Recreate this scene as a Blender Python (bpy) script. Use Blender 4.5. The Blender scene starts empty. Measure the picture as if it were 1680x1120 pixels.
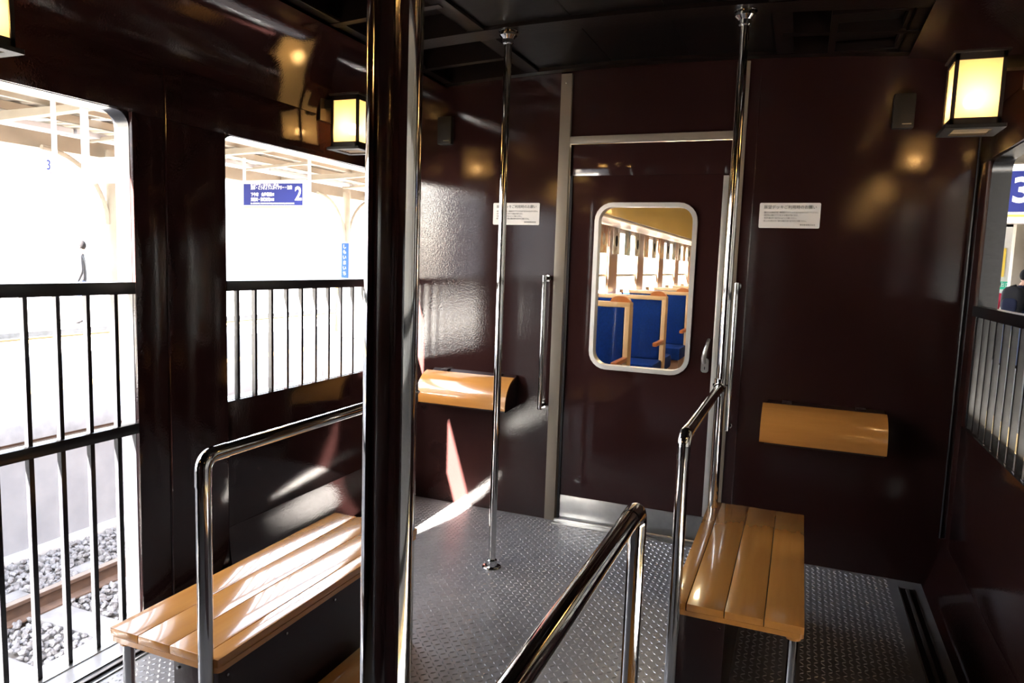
import bpy, bmesh, math, random
from mathutils import Vector, Matrix
random.seed(7)
PI = math.pi
SC = bpy.context.scene
COL = SC.collection
CX = -0.72                      # centre line of the railway car (X across, Y along, Z up, deck floor z = 0)

# ------------------------------------------------------------------ camera
cd = bpy.data.cameras.new('camera'); cam = bpy.data.objects.new('camera', cd); COL.objects.link(cam)
Rr = Vector((0.9261, 0.3767, 0.0335)); Dn = Vector((0.0713, -0.0890, -0.9935)); Fw = Vector((-0.3712, 0.9222, -0.1092))
Fw.normalize(); Rr = (Rr - Fw * Rr.dot(Fw)).normalized(); Up = Rr.cross(Fw).normalized()
cam.matrix_world = Matrix(((Rr.x, Up.x, -Fw.x, 0), (Rr.y, Up.y, -Fw.y, 0), (Rr.z, Up.z, -Fw.z, 1.32), (0, 0, 0, 1)))
cd.sensor_width = 36; cd.lens = 36 * 1168.6 / 1680; cd.clip_start = 0.02; cd.clip_end = 400
SC.camera = cam

# ------------------------------------------------------------------ sky, sun, exposure
SUN_DIR = Vector((0.197, 1.0, -0.63)).normalized()          # the way the sunlight travels
W = bpy.data.worlds.new('world'); SC.world = W; W.use_nodes = True
nt = W.node_tree; nt.nodes.clear()
wo = nt.nodes.new('ShaderNodeOutputWorld'); wb = nt.nodes.new('ShaderNodeBackground'); sk = nt.nodes.new('ShaderNodeTexSky')
sk.sky_type = 'NISHITA'; sk.sun_disc = False; sk.sun_elevation = math.asin(-SUN_DIR.z)
sk.sun_rotation = math.atan2(-SUN_DIR.x, -SUN_DIR.y); sk.air_density = 1.0; sk.dust_density = 2.5; sk.ozone_density = 1.0
wb.inputs['Strength'].default_value = 0.30
hs = nt.nodes.new('ShaderNodeHueSaturation'); hs.inputs['Saturation'].default_value = .45
nt.links.new(sk.outputs[0], hs.inputs['Color']); nt.links.new(hs.outputs[0], wb.inputs[0]); nt.links.new(wb.outputs[0], wo.inputs[0])
sl = bpy.data.lights.new('sun', 'SUN'); sl.energy = 32.0; sl.angle = math.radians(0.53); sl.color = (1.0, 0.95, 0.87)
so = bpy.data.objects.new('sun', sl); COL.objects.link(so)
so.rotation_euler = SUN_DIR.to_track_quat('-Z', 'Y').to_euler(); so.location = (-8, -20, 14)
VS = SC.view_settings
VS.view_transform = 'Standard'; VS.look = 'None'; VS.gamma = 1.0; VS.use_curve_mapping = False; VS.exposure = 3.75

# ------------------------------------------------------------------ materials
MATS = {}
def mat(name, col=(.5, .5, .5), rough=.5, metal=0.0, spec=.5, noise=None, bump=None, coat=0.0, emit=None, wood=None):
    """Principled material; noise=(scale, col2) mottles the colour, bump=(scale, strength) gives fine relief,
    wood=(axis, col2) stretches grain along an axis."""
    m = bpy.data.materials.new(name); m.use_nodes = True; n = m.node_tree; b = n.nodes['Principled BSDF']
    b.inputs['Base Color'].default_value = (*col, 1); b.inputs['Roughness'].default_value = rough
    b.inputs['Metallic'].default_value = metal; b.inputs['Specular IOR Level'].default_value = spec
    b.inputs['Coat Weight'].default_value = coat; b.inputs['Coat Roughness'].default_value = 0.06
    tc = n.nodes.new('ShaderNodeTexCoord')
    if noise or wood:
        tx = n.nodes.new('ShaderNodeTexNoise'); rp = n.nodes.new('ShaderNodeMix'); rp.data_type = 'RGBA'
        if wood:
            mp = n.nodes.new('ShaderNodeMapping'); s = [40, 40, 40]; s[wood[0]] = 2.2; mp.inputs['Scale'].default_value = s
            n.links.new(tc.outputs['Object'], mp.inputs[0]); n.links.new(mp.outputs[0], tx.inputs['Vector'])
            tx.inputs['Scale'].default_value = 1.0; tx.inputs['Detail'].default_value = 5; c2 = wood[1]
        else:
            n.links.new(tc.outputs['Object'], tx.inputs['Vector']); tx.inputs['Scale'].default_value = noise[0]
            tx.inputs['Detail'].default_value = 6; c2 = noise[1]
        cr = n.nodes.new('ShaderNodeMapRange'); cr.inputs[1].default_value = .35; cr.inputs[2].default_value = .68
        n.links.new(tx.outputs['Fac'], cr.inputs[0]); n.links.new(cr.outputs[0], rp.inputs[0])
        rp.inputs[6].default_value = (*col, 1); rp.inputs[7].default_value = (*c2, 1)
        n.links.new(rp.outputs[2], b.inputs['Base Color'])
    if bump:
        t2 = n.nodes.new('ShaderNodeTexNoise'); t2.inputs['Scale'].default_value = bump[0]; t2.inputs['Detail'].default_value = 2
        n.links.new(tc.outputs['Object'], t2.inputs['Vector'])
        bp = n.nodes.new('ShaderNodeBump'); bp.inputs['Strength'].default_value = bump[1]; bp.inputs['Distance'].default_value = .002
        n.links.new(t2.outputs['Fac'], bp.inputs['Height']); n.links.new(bp.outputs[0], b.inputs['Normal'])
    if emit:
        b.inputs['Emission Color'].default_value = (*emit[0], 1); b.inputs['Emission Strength'].default_value = emit[1]
    MATS[name] = m
    return m
mat('maroon', (.023, .0090, .0084), .065, spec=.42, noise=(3, (.0205, .0080, .0074)), bump=(140, .12))
mat('maroon_door', (.026, .0096, .0090), .06, spec=.5, bump=(60, .02))
mat('maroon_box', (.022, .0086, .0083), .28, bump=(120, .1))
mat('brown_paint', (.008, .0045, .0036), .3, spec=.22, bump=(90, .25))
mat('black_paint', (.007, .007, .008), .22, noise=(30, (.012, .012, .014)), bump=(22, .25))
mat('ceiling_black', (.005, .0034, .003), .3, spec=.2, bump=(9, .35))
mat('black_matte', (.012, .012, .012), .6)
mat('chrome', (.62, .61, .59), .07, 1.0)
mat('gutter_steel', (.16, .14, .13), .4, .6)
mat('steel', (.55, .54, .52), .28, 1.0, bump=(40, .05))
mat('brushed', (.60, .60, .58), .30, 1.0, noise=(20, (.5, .5, .49)))
mat('alu', (.215, .178, .135), .42, .15)
mat('alu_light', (.62, .61, .58), .32, .6)
mat('wood', (.52, .225, .052), .2, wood=(1, (.46, .190, .042)), coat=1.0)
mat('wood_x', (.52, .225, .052), .2, wood=(0, (.46, .190, .042)), coat=1.0)
mat('checker', (.29, .273, .268), .34, .3, noise=(9, (.235, .22, .217)))
mat('lug_wear', (.50, .48, .47), .27, .35)  # lugs a paler metal than the plate
mat('speaker', (.016, .0125, .0095), .45, spec=.3, bump=(300, .3))
mat('lamp_frame', (.020, .013, .010), .35)
mat('paper', (.72, .70, .68), .4)
mat('ink', (.03, .03, .03), .6)
mat('concrete', (.34, .335, .33), .85, noise=(6, (.26, .255, .25)), bump=(25, .5))
mat('concrete_wall', (.215, .22, .23), .85, noise=(2.5, (.16, .165, .18)), bump=(14, .5))
mat('coping', (.22, .225, .235), .8, noise=(8, (.165, .17, .18)), bump=(40, .6))
mat('sleeper_concrete', (.15, .148, .15), .9, noise=(9, (.11, .108, .11)), bump=(30, .4))
mat('rust', (.075, .042, .026), .7, noise=(14, (.05, .028, .018)), bump=(60, .4))
mat('rail_top', (.45, .40, .36), .35, .8)
mat('ballast', (.150, .150, .158), .9, noise=(19, (.085, .080, .080)), bump=(70, .6))
mat('ballast_bed', (.16, .15, .14), .95, noise=(25, (.10, .09, .085)))
mat('cream_steel', (.27, .235, .18), .6, noise=(3, (.23, .195, .145)))
mat('cream_sheet', (.32, .285, .235), .65, noise=(2, (.27, .24, .19)))
mat('white_paint', (.80, .80, .79), .5)
mat('sign_blue', (.018, .024, .125), .6, spec=.1)
mat('sign_blue_mid', (.02, .06, .30), .6, spec=.1)
mat('sign_orange', (.9, .45, .06), .4)
mat('sign_green', (.02, .42, .27), .4)
mat('sign_red', (.75, .05, .08), .4)
mat('asphalt', (.16, .16, .165), .9, noise=(9, (.12, .12, .12)))
mat('tactile', (.62, .47, .22), .7)
mat('seat_blue', (.003, .024, .150), .9, spec=.12, noise=(60, (.002, .017, .110)), bump=(400, .4))
mat('seat_frame', (.56, .36, .19), .4)
mat('seat_knob', (.42, .13, .03), .3)
mat('cab_wall', (.30, .17, .11), .35, bump=(40, .05))
mat('cab_ceiling', (.70, .52, .17), .25)
mat('cab_cream', (.62, .56, .48), .4)
mat('cab_floor', (.16, .12, .09), .5)
mat('skin', (.55, .33, .24), .5)
mat('navy', (.008, .011, .030), .8, spec=.2)
mat('dark_grey', (.014, .014, .017), .8, spec=.2)
mat('pink_jacket', (.40, .018, .05), .7, spec=.2)
mat('hair', (.010, .009, .010), .8, spec=.08)
mat('jeans', (.05, .07, .13), .8)
mat('far_wall', (.70, .70, .68), .8, noise=(.7, (.62, .62, .60)))
mat('far_ledge', (.40, .40, .42), .8)
mat('far_brown', (.40, .30, .27), .8)
mat('yellow', (.75, .55, .08), .5)
mat('poster_a', (.62, .30, .16), .6, noise=(14, (.75, .62, .40)))
mat('poster_b', (.75, .70, .62), .6, noise=(11, (.30, .22, .18)))
mat('poster_c', (.25, .38, .50), .6, noise=(12, (.70, .62, .45)))

def glass_mat():
    m = bpy.data.materials.new('door_glass'); m.use_nodes = True; n = m.node_tree; n.nodes.clear()
    o = n.nodes.new('ShaderNodeOutputMaterial'); t = n.nodes.new('ShaderNodeBsdfTransparent'); g = n.nodes.new('ShaderNodeBsdfGlossy')
    t.inputs[0].default_value = (.93, .93, .91, 1); g.inputs['Roughness'].default_value = .02
    f = n.nodes.new('ShaderNodeFresnel'); f.inputs[0].default_value = 1.5; x = n.nodes.new('ShaderNodeMixShader')
    ge = n.nodes.new('ShaderNodeNewGeometry'); iv = n.nodes.new('ShaderNodeMath'); iv.operation = 'SUBTRACT'; iv.inputs[0].default_value = 1; ml = n.nodes.new('ShaderNodeMath'); ml.operation = 'MULTIPLY'
    n.links.new(ge.outputs['Backfacing'], iv.inputs[1]); n.links.new(iv.outputs[0], ml.inputs[0]); n.links.new(f.outputs[0], ml.inputs[1])
    n.links.new(ml.outputs[0], x.inputs[0]); n.links.new(t.outputs[0], x.inputs[1]); n.links.new(g.outputs[0], x.inputs[2])
    n.links.new(x.outputs[0], o.inputs[0]); MATS['door_glass'] = m
glass_mat()
def frosted_mat():
    m = bpy.data.materials.new('frosted_glass'); m.use_nodes = True; n = m.node_tree; n.nodes.clear()
    o = n.nodes.new('ShaderNodeOutputMaterial'); t = n.nodes.new('ShaderNodeBsdfTranslucent'); e = n.nodes.new('ShaderNodeEmission')
    a = n.nodes.new('ShaderNodeAddShader'); r = n.nodes.new('ShaderNodeBsdfRefraction'); x = n.nodes.new('ShaderNodeMixShader')
    t.inputs[0].default_value = (.80, .67, .44, 1); e.inputs[0].default_value = (1.0, .66, .28, 1); e.inputs[1].default_value = .020
    r.inputs['Color'].default_value = (1, .93, .78, 1); r.inputs['Roughness'].default_value = .42; r.inputs['IOR'].default_value = 1.15; x.inputs[0].default_value = .5
    n.links.new(t.outputs[0], x.inputs[1]); n.links.new(r.outputs[0], x.inputs[2])
    n.links.new(x.outputs[0], a.inputs[0]); n.links.new(e.outputs[0], a.inputs[1]); n.links.new(a.outputs[0], o.inputs[0])
    MATS['frosted_glass'] = m
frosted_mat()
mat('bulb', (1, .8, .5), .5, emit=((1.0, .64, .30), 9.5))
mat('cab_lamp', (1, .9, .7), .5, emit=((1.0, .82, .52), 5.0))

# ------------------------------------------------------------------ helpers
def NB(): return bmesh.new()
def box(bm, x0, x1, y0, y1, z0, z1, bev=0.0):
    v = [bm.verts.new(p) for p in ((x0, y0, z0), (x1, y0, z0), (x1, y1, z0), (x0, y1, z0), (x0, y0, z1), (x1, y0, z1), (x1, y1, z1), (x0, y1, z1))]
    fs = [bm.faces.new([v[i] for i in q]) for q in ((3, 2, 1, 0), (4, 5, 6, 7), (0, 1, 5, 4), (1, 2, 6, 5), (2, 3, 7, 6), (3, 0, 4, 7))]
    if bev > 0:
        es = list({e for f in fs for e in f.edges})
        bmesh.ops.bevel(bm, geom=es, offset=bev, segments=2, profile=.6, affect='EDGES', clamp_overlap=True)
    return bm
def frame_of(d):
    d = d.normalized(); a = Vector((0, 0, 1)) if abs(d.z) < .9 else Vector((0, 1, 0))
    u = d.cross(a).normalized(); return u, d.cross(u).normalized()
def tube(bm, pts, r, seg=24, cap=True):
    """swept round tube; r is a number or one radius per point"""
    pts = [Vector(p) for p in pts]; n = len(pts); rr = r if isinstance(r, (list, tuple)) else [r] * n
    rings = []; u = None
    for i, p in enumerate(pts):
        d = (pts[min(i + 1, n - 1)] - pts[max(i - 1, 0)])
        if d.length < 1e-9: d = Vector((0, 0, 1))
        d.normalize()
        if u is None: u, w = frame_of(d)
        else:
            u = (u - d * u.dot(d)).normalized(); w = d.cross(u).normalized()
        rings.append([bm.verts.new(p + (u * math.cos(t) + w * math.sin(t)) * rr[i]) for t in (2 * PI * k / seg for k in range(seg))])
    for a, b in zip(rings, rings[1:]):
        for k in range(seg):
            f = bm.faces.new((a[k], a[(k + 1) % seg], b[(k + 1) % seg], b[k])); f.smooth = True
    if cap:
        bm.faces.new(rings[0][::-1]); bm.faces.new(rings[-1])
    return bm
def lathe(bm, c, prof, seg=24):
    """prof: (radius, z) pairs about a vertical axis at c"""
    return tube(bm, [(c[0], c[1], c[2] + z) for r, z in prof], [r for r, z in prof], seg) if all(prof[i][1] < prof[i + 1][1] for i in range(len(prof) - 1)) else None
def arc_pts(c, a, b, r, n=8):
    """quarter bend centred at c from direction a to direction b"""
    a = Vector(a); b = Vector(b); c = Vector(c)
    return [c + (a * math.cos(t) + b * math.sin(t)) * r for t in (PI / 2 * k / n for k in range(n + 1))]
def rrect(u0, u1, v0, v1, r, n=6):
    """rounded rectangle; r is a radius or four radii (bottom right, top right, top left, bottom left)"""
    rs = r if isinstance(r, (list, tuple)) else [r] * 4; out = []
    for (cu, cv, a0), q in zip(((u1, v0, -PI / 2), (u1, v1, 0), (u0, v1, PI / 2), (u0, v0, PI)), rs):
        su = -1 if cu == u1 else 1; sv = 1 if cv == v0 else -1
        for k in range(n + 1):
            t = a0 + PI / 2 * k / n
            out.append((cu + su * q + q * math.cos(t), cv + sv * q + q * math.sin(t)))
    return out
def ring(bm, A, B, put, t0, t1):
    """solid ring between the loops A (outer) and B (inner), extruded t0..t1; put(u, v, t) -> xyz"""
    n = len(A); V = [[bm.verts.new(put(u, v, t)) for u, v in L] for L in (A, B) for t in (t0, t1)]
    a0, a1, b0, b1 = V
    for k in range(n):
        j = (k + 1) % n
        for q in ((a0[k], a0[j], b0[j], b0[k]), (a1[k], b1[k], b1[j], a1[j]), (a0[k], a1[k], a1[j], a0[j]), (b0[k], b0[j], b1[j], b1[k])):
            try: bm.faces.new(q)
            except ValueError: pass
    bmesh.ops.remove_doubles(bm, verts=bm.verts, dist=1e-6); bmesh.ops.recalc_face_normals(bm, faces=bm.faces)
    return bm
def plate(bm, L, put, t0, t1):
    a = [bm.verts.new(put(u, v, t0)) for u, v in L]; b = [bm.verts.new(put(u, v, t1)) for u, v in L]; n = len(L)
    bm.faces.new(a); bm.faces.new(b[::-1])
    for k in range(n): bm.faces.new((a[k], b[k], b[(k + 1) % n], a[(k + 1) % n]))
    bmesh.ops.recalc_face_normals(bm, faces=bm.faces); return bm
def strip(bm, prof, put, t0, t1, closed=False, smooth=True):
    """open or closed profile (list of 2-tuples) extruded t0..t1"""
    a = [bm.verts.new(put(u, v, t0)) for u, v in prof]; b = [bm.verts.new(put(u, v, t1)) for u, v in prof]; n = len(prof)
    for k in range(n if closed else n - 1):
        f = bm.faces.new((a[k], b[k], b[(k + 1) % n], a[(k + 1) % n])); f.smooth = smooth
    if closed: bm.faces.new(a[::-1]); bm.faces.new(b)
    bmesh.ops.recalc_face_normals(bm, faces=bm.faces); return bm
def put_x(u, v, t): return (t, u, v)       # loop lies in the YZ plane
def put_y(u, v, t): return (u, t, v)       # loop lies in the XZ plane
def put_xz(u, v, t): return (u, t, v)      # profile in XZ, extruded along Y
def smooth_by_angle(me, ang=35):
    try: me.set_sharp_from_angle(angle=math.radians(ang))
    except Exception: pass
def obj(name, bm, m, parent=None, at=(0, 0, 0), smooth=False):
    me = bpy.data.meshes.new(name)
    if any(at): bmesh.ops.translate(bm, verts=bm.verts, vec=-Vector(at))
    if smooth:
        for f in bm.faces: f.smooth = True
    bm.to_mesh(me); bm.free(); me.materials.append(MATS[m] if isinstance(m, str) else m)
    smooth_by_angle(me)
    o = bpy.data.objects.new(name, me); COL.objects.link(o)
    if parent is not None: o.parent = parent
    else: o.location = at
    return o
def tag(o, label=None, cat=None, group=None, kind=None):
    if label: o['label'] = label
    if cat: o['category'] = cat
    if group: o['group'] = group
    if kind: o['kind'] = kind
    return o
class Thing:
    """an Empty at the thing's base; part() takes world coordinates"""
    def __init__(s, name, label, cat, loc=(0, 0, 0), group=None, kind=None):
        s.o = bpy.data.objects.new(name, None); COL.objects.link(s.o); s.loc = Vector(loc); s.o.location = loc
        s.o.empty_display_size = .05; tag(s.o, label, cat, group, kind)
    def part(s, name, bm, m, smooth=False, label=None, kind=None):
        o = obj(name, bm, m, s.o, s.loc, smooth); tag(o, label, kind=kind); return o
    def sub(s, parent, name, bm, m, smooth=False):
        return obj(name, bm, m, parent, s.loc, smooth)
def struct(name, bm, m, label, smooth=False):
    o = obj(name, bm, m, None, (0, 0, 0), smooth); tag(o, label, 'structure', kind='structure'); return o
def child(parent, name, bm, m, smooth=False, at=(0, 0, 0), label=None):
    o = obj(name, bm, m, parent, at, smooth); tag(o, label); return o
def text(parent, name, s, size, loc, m, at=(0, 0, 0), align='LEFT', width=None, rot=(PI / 2, 0, 0), bold=0.0):
    cu = bpy.data.curves.new(name, 'FONT'); cu.body = s; cu.size = size; cu.align_x = align; cu.align_y = 'CENTER'; cu.extrude = .0006; cu.offset = bold
    cu.resolution_u = 3
    tmp = bpy.data.objects.new(name, cu); COL.objects.link(tmp); bpy.context.view_layer.update()
    me = bpy.data.meshes.new_from_object(tmp.evaluated_get(bpy.context.evaluated_depsgraph_get()))
    COL.objects.unlink(tmp); bpy.data.objects.remove(tmp)
    M = Matrix.Translation(Vector(loc) - Vector(at)) @ Matrix(((1, 0, 0, 0), (0, 0, -1, 0), (0, 1, 0, 0), (0, 0, 0, 1)))
    xs = [v.co.x for v in me.vertices] or [0]
    if width and max(xs) - min(xs) > 1e-6: M = M @ Matrix.Diagonal((width / (max(xs) - min(xs)), 1, 1, 1))
    me.transform(M); me.materials.clear(); me.materials.append(MATS[m]); me.name = name
    o = bpy.data.objects.new(name, me); COL.objects.link(o); o.parent = parent; return o

XL, XR = -2.065, .625           # inner faces of the side walls
OL, OR = -2.145, .705           # outer skin
YE, YB = 3.417, -1.25           # end wall with the door; rear end of the deck
W1 = (.42, 1.74); W2 = (2.15, 3.25)
ZT, ZS, ZR = 1.77, .74, 1.215   # opening top, sill, top of railing
def mx(x): return 2 * CX - x    # mirror across the centre line

# ================================================================== STRUCTURE
# floor with raised lugs
fl = struct('floor', box(NB(), -2.055, .615, YB, YE + .06, -.05, 0), 'checker', 'grey steel checker plate floor of the open deck')
def lugs():
    vs, fs = [], []; p = .0225; a = .0098; w = .0034; h = .0022
    for i in range(int(2.36 / p)):
        for j in range(int((YE - .25) / p)):
            x = -1.90 + i * p + .5 * p; y = .25 + j * p + .5 * p
            s = 1 if (i + j) % 2 else -1; c = .7071
            dx, dy = c * a, s * c * a; nx, ny = -s * c * w, c * w; k = len(vs)
            vs += [(x - dx, y - dy, 0), (x + nx, y + ny, 0), (x + dx, y + dy, 0), (x - nx, y - ny, 0), (x - dx * .55, y - dy * .55, h), (x + dx * .55, y + dy * .55, h)]
            fs += [(k, k + 3, k + 5, k + 4), (k + 3, k + 2, k + 5), (k + 2, k + 1, k + 4, k + 5), (k + 1, k, k + 4)]
    me = bpy.data.meshes.new('raised_lugs'); me.from_pydata(vs, [], fs); me.materials.append(MATS['lug_wear'])
    o = bpy.data.objects.new('raised_lugs', me); COL.objects.link(o); o.parent = fl; o['kind'] = 'stuff'
lugs()
# gutter strips along both sides, floor margins beyond them, sills of the gates
for sgn, nm in ((1, 1), (-1, 2)):
    f = (lambda x: x) if sgn == 1 else mx
    g = NB()
    for x0, x1, z1 in ((.472, .478, .005), (.532, .538, .005)):
        box(g, min(f(x0), f(x1)), max(f(x0), f(x1)), -.6, YE - .085, 0, z1, .001)
    t = struct('trim_%d' % nm, g, 'steel', 'steel edge strips of the door gutter on the %s of the deck floor' % ('right' if sgn == 1 else 'left'))
    child(t, 'gutter_channel', box(NB(), min(f(.478), f(.532)), max(f(.478), f(.532)), -.6, YE - .085, .0, .0012), 'brown_paint')
    child(t, 'guide_ridge', box(NB(), min(f(.498), f(.512)), max(f(.498), f(.512)), -.6, YE - .10, .0012, .008, .002), 'gutter_steel')
    child(t, 'sill_plate', box(NB(), min(f(.615), f(.700)), max(f(.615), f(.700)), W1[0], W1[1], -.05, .004), 'steel')
# side walls: outer skin bays with rounded openings, inner panels with square ones
def side_wall(name, inner, outer, label):
    d = 1 if outer > inner else -1; mid = inner + d * .014
    bays = (((.20, 1.945), (W1[0], W1[1], .0, ZT), None), ((1.945, 16.0), (W2[0], W2[1], ZS, ZT), .09))
    bm = NB(); box(bm, min(mid, outer), max(mid, outer), YB, .20, -.30, 2.34)
    for (b0, b1), (y0, y1, z0, z1), r in bays:
        b1 = min(b1, YE + .06)
        rr = .05; rads = [.004, rr, rr, .004]
        tmp = NB(); ring(tmp, rrect(b0, b1, -.30, 2.34, .0001), rrect(y0, y1, z0, z1, rads), put_x, mid, outer)
        me = bpy.data.meshes.new('t'); tmp.to_mesh(me); tmp.free(); bm.from_mesh(me); bpy.data.meshes.remove(me)
    w = struct(name, bm, 'black_paint', label)
    g = .0012
    def pan(y0, y1, z0, z1): child(w, 'panel', box(NB(), min(inner, mid), max(inner, mid), y0 + g, y1 - g, z0 + g, z1 - g, .0006), 'maroon')
    zb = .225
    pan(YB, -.42, zb, ZT); pan(-.42, W1[0], zb, ZT); pan(W1[1], 1.872, 0, ZT); pan(1.872, W2[0], 0, ZT)
    pan(W2[0], W2[1], zb, ZS); pan(W2[1], YE, zb, ZT); pan(YB, .42, ZT, 1.955); pan(.42, 1.945, ZT, 1.955); pan(1.945, YE, ZT, 1.955)
    # half-round seam bead on the post, and the corner bead next to the end wall
    child(w, 'seam_bead', tube(NB(), [(inner, 1.872, .02), (inner, 1.872, 1.94)], .004, 10), 'maroon')
    child(w, 'corner_bead', tube(NB(), [(inner - d * .004, YE - .012, .22), (inner - d * .004, YE - .012, 1.95)], .006, 10), 'black_paint')
    # curved skirting
    P = [(inner, zb)] + [(inner - d * .055 * (1 - math.cos(t)), zb * (1 - math.sin(t))) for t in (PI / 2 * k / 8 for k in range(1, 9))]
    for n_, (y0, y1) in enumerate(((YB, W1[0]), (W2[0], YE))):
        b = NB(); strip(b, P, put_xz, y0, y1); child(w, 'curved_skirting', b, 'maroon', True)
    # cove up to the ceiling frame
    Pc = [(inner - d * .29 * (1 - math.cos(t)), 1.955 + .255 * math.sin(t)) for t in (PI / 2 * k / 16 for k in range(17))]
    Pc2 = [(x + d * .006, z + .006) for x, z in Pc]
    b = NB(); strip(b, Pc + Pc2[::-1], put_xz, YB, YE, closed=True); child(w, 'cove_panel', b, 'maroon')
    return w
wl = side_wall('wall_left', XL, OL, 'dark maroon left side wall with two open railed openings')
wr = side_wall('wall_right', XR, OR, 'dark maroon right side wall with railed opening beside the platform')
# rear end of the deck behind the viewer
struct('wall_front', box(NB(), OL, OR, YB - .05, YB, -.3, 2.45), 'maroon', 'dark maroon wall closing the near end of the deck')
# end wall with the doorway
DL, DR = -1.104, -.336
b = NB(); box(b, OL, DL - .056, YE, YE + .06, -.05, 2.45); box(b, DR + .056, OR, YE, YE + .06, -.05, 2.45); box(b, DL - .056, DR + .056, YE + .012, YE + .06, 1.925, 2.45)
wb_ = struct('wall_back', b, 'maroon', 'glossy dark maroon end wall around the sliding door')
child(wb_, 'panel_seam', tube(NB(), [(-.232, YE + .001, .0), (-.232, YE + .001, 2.2)], .003, 8), 'maroon')
# door frame trims
t = struct('trim_3', box(NB(), DL - .056, DL, YE - .006, YE + .03, 0, 2.245, .003), 'alu', 'tan metal upright on the left of the sliding door')
child(t, 'screw', lathe(NB(), (DL - .028, YE - .007, 2.20), [(.004, -.003), (.005, 0.0), (.003, .003)], 10), 'chrome')
struct('trim_4', box(NB(), DR, DR + .056, YE - .006, YE + .03, 0, 2.245, .003), 'alu', 'tan metal upright on the right of the sliding door')
struct('trim_5', box(NB(), DL, DR, YE - .006, YE + .02, 1.911, 1.945, .002), 'alu', 'tan metal header strip above the sliding door')
b = NB(); box(b, DL, DR, YE - .05, YE + .02, 0, .006, .001); box(b, DL, DR, YE - .012, YE + .0, .006, .014, .001)
struct('trim_6', b, 'steel', 'steel threshold below the sliding door')
# sliding door
WX0, WX1, WZ0, WZ1 = -.962, -.470, .812, 1.628
b = NB(); ring(b, rrect(DL + .006, DR - .004, .012, 1.905, .0005), rrect(WX0 + .014, WX1 - .014, WZ0 + .014, WZ1 - .014, .075), put_y, YE + .018, YE + .05)
dr = struct('door_1', b, 'maroon_door', 'maroon sliding door with a rounded window and steel kick plate')
b = NB(); ring(b, rrect(WX0, WX1, WZ0, WZ1, .088), rrect(WX0 + .021, WX1 - .021, WZ0 + .021, WZ1 - .021, .068), put_y, YE + .002, YE + .056)
child(dr, 'window_frame', b, 'alu_light', label='silver rounded window frame')
child(dr, 'pane', plate(NB(), rrect(WX0 + .012, WX1 - .012, WZ0 + .012, WZ1 - .012, .075), put_y, YE + .030, YE + .034), 'door_glass')
child(dr, 'kick_plate', box(NB(), DL + .02, DR - .004, YE + .014, YE + .02, .014, .136, .0008), 'brushed', label='brushed steel kick plate')
child(dr, 'track_cover', box(NB(), DL + .004, DR - .002, YE + .008, YE + .019, 1.757, 1.908, .001), 'maroon_door')
child(dr, 'edge_seal', box(NB(), DL + .006, DL + .018, YE + .008, YE + .02, .012, 1.905), 'black_matte')  # black strip stands in for the shaded gap beside the left upright
child(dr, 'edge_strip', box(NB(), DR - .03, DR - .006, YE + .010, YE + .02, .14, 1.75, .001), 'alu_light')
hp = child(dr, 'handle_plate', plate(NB(), rrect(-.414, -.380, .838, .905, .012), put_y, YE + .008, YE + .02), 'brushed')
b = NB(); tube(b, [(-.400, YE + .004, .885), (-.402, YE - .012, .905), (-.397, YE - .016, .94), (-.388, YE - .006, .982), (-.386, YE + .016, .995)], [.010, .011, .010, .008, .007], 12)
child(hp, 'handle', b, 'brushed', True)
child(hp, 'keyhole', plate(NB(), rrect(-.399, -.395, .852, .866, .0015), put_y, YE + .0072, YE + .010), 'black_matte')

# ceiling: arched roof skin with a frame of flat beams under it
Pa = []
for k in range(25):
    x = -1.5 + 3.0 * k / 24; Pa.append((CX + x, 2.43 - .055 * x * x))
b = NB(); strip(b, Pa + [(x, z + .02) for x, z in Pa[::-1]], put_xz, YB - .05, YE + .06, closed=True)
cl = struct('ceiling', b, 'brown_paint', 'dark arched roof sheet above an open frame of painted beams')
def zarc(x): return 2.262 - .035 * (x - CX) ** 2
def beam_y(x, w, drop=.0, y0=YB, y1=YE):
    z = zarc(x) - drop; b = NB(); box(b, x - w / 2, x + w / 2, y0, y1, z, z + .012, .001); box(b, x - w / 2, x - w / 2 + .006, y0, y1, z, z + .10); child(cl, 'long_beam', b, 'brown_paint')
for x, w in ((-1.755, .05), (-1.30, .075), (-.14, .075), (.315, .05)): beam_y(x, w)
for y, w in ((3.385, .05), (3.10, .035), (2.775, .11), (2.42, .035), (2.06, .07), (1.7, .035), (1.36, .11), (1.0, .035), (.64, .07), (.30, .035), (-.06, .11), (-.6, .07)):
  spans = ((XL + .29, XR - .29),) if w > .04 else ((XL + .29, -1.30), (-.14, XR - .29))
  for xa, xb in spans:
    xs = [xa + k * (xb - xa) / 16 for k in range(17)]
    b = NB(); strip(b, [(x, zarc(x) - .004) for x in xs] + [(x, zarc(x) + .008) for x in xs[::-1]], put_xz, y - w / 2, y + w / 2, closed=True, smooth=False)
    strip(b, [(x, zarc(x) + .008) for x in xs] + [(x, zarc(x) + .09) for x in xs[::-1]], put_xz, y - w / 2, y - w / 2 + .006, closed=True, smooth=False)
    child(cl, 'cross_beam', b, 'brown_paint')
for y0, y1 in ((2.83, 3.36), (2.10, 2.72), (1.42, 2.02), (.68, 1.30), (-.0, .60), (-1.2, -.64)):
    for x0, x1 in ((-1.262, -.90), (-.897, -.54), (-.537, -.178)):
        b = NB(); strip(b, [(x, zarc(x) + .012) for x in (x0, (x0 + x1) / 2, x1)] + [(x, zarc(x) + .02) for x in (x1, (x0 + x1) / 2, x0)], put_xz, y0, y1, closed=True, smooth=False); child(cl, 'ceiling_panel', b, 'ceiling_black')
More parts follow.
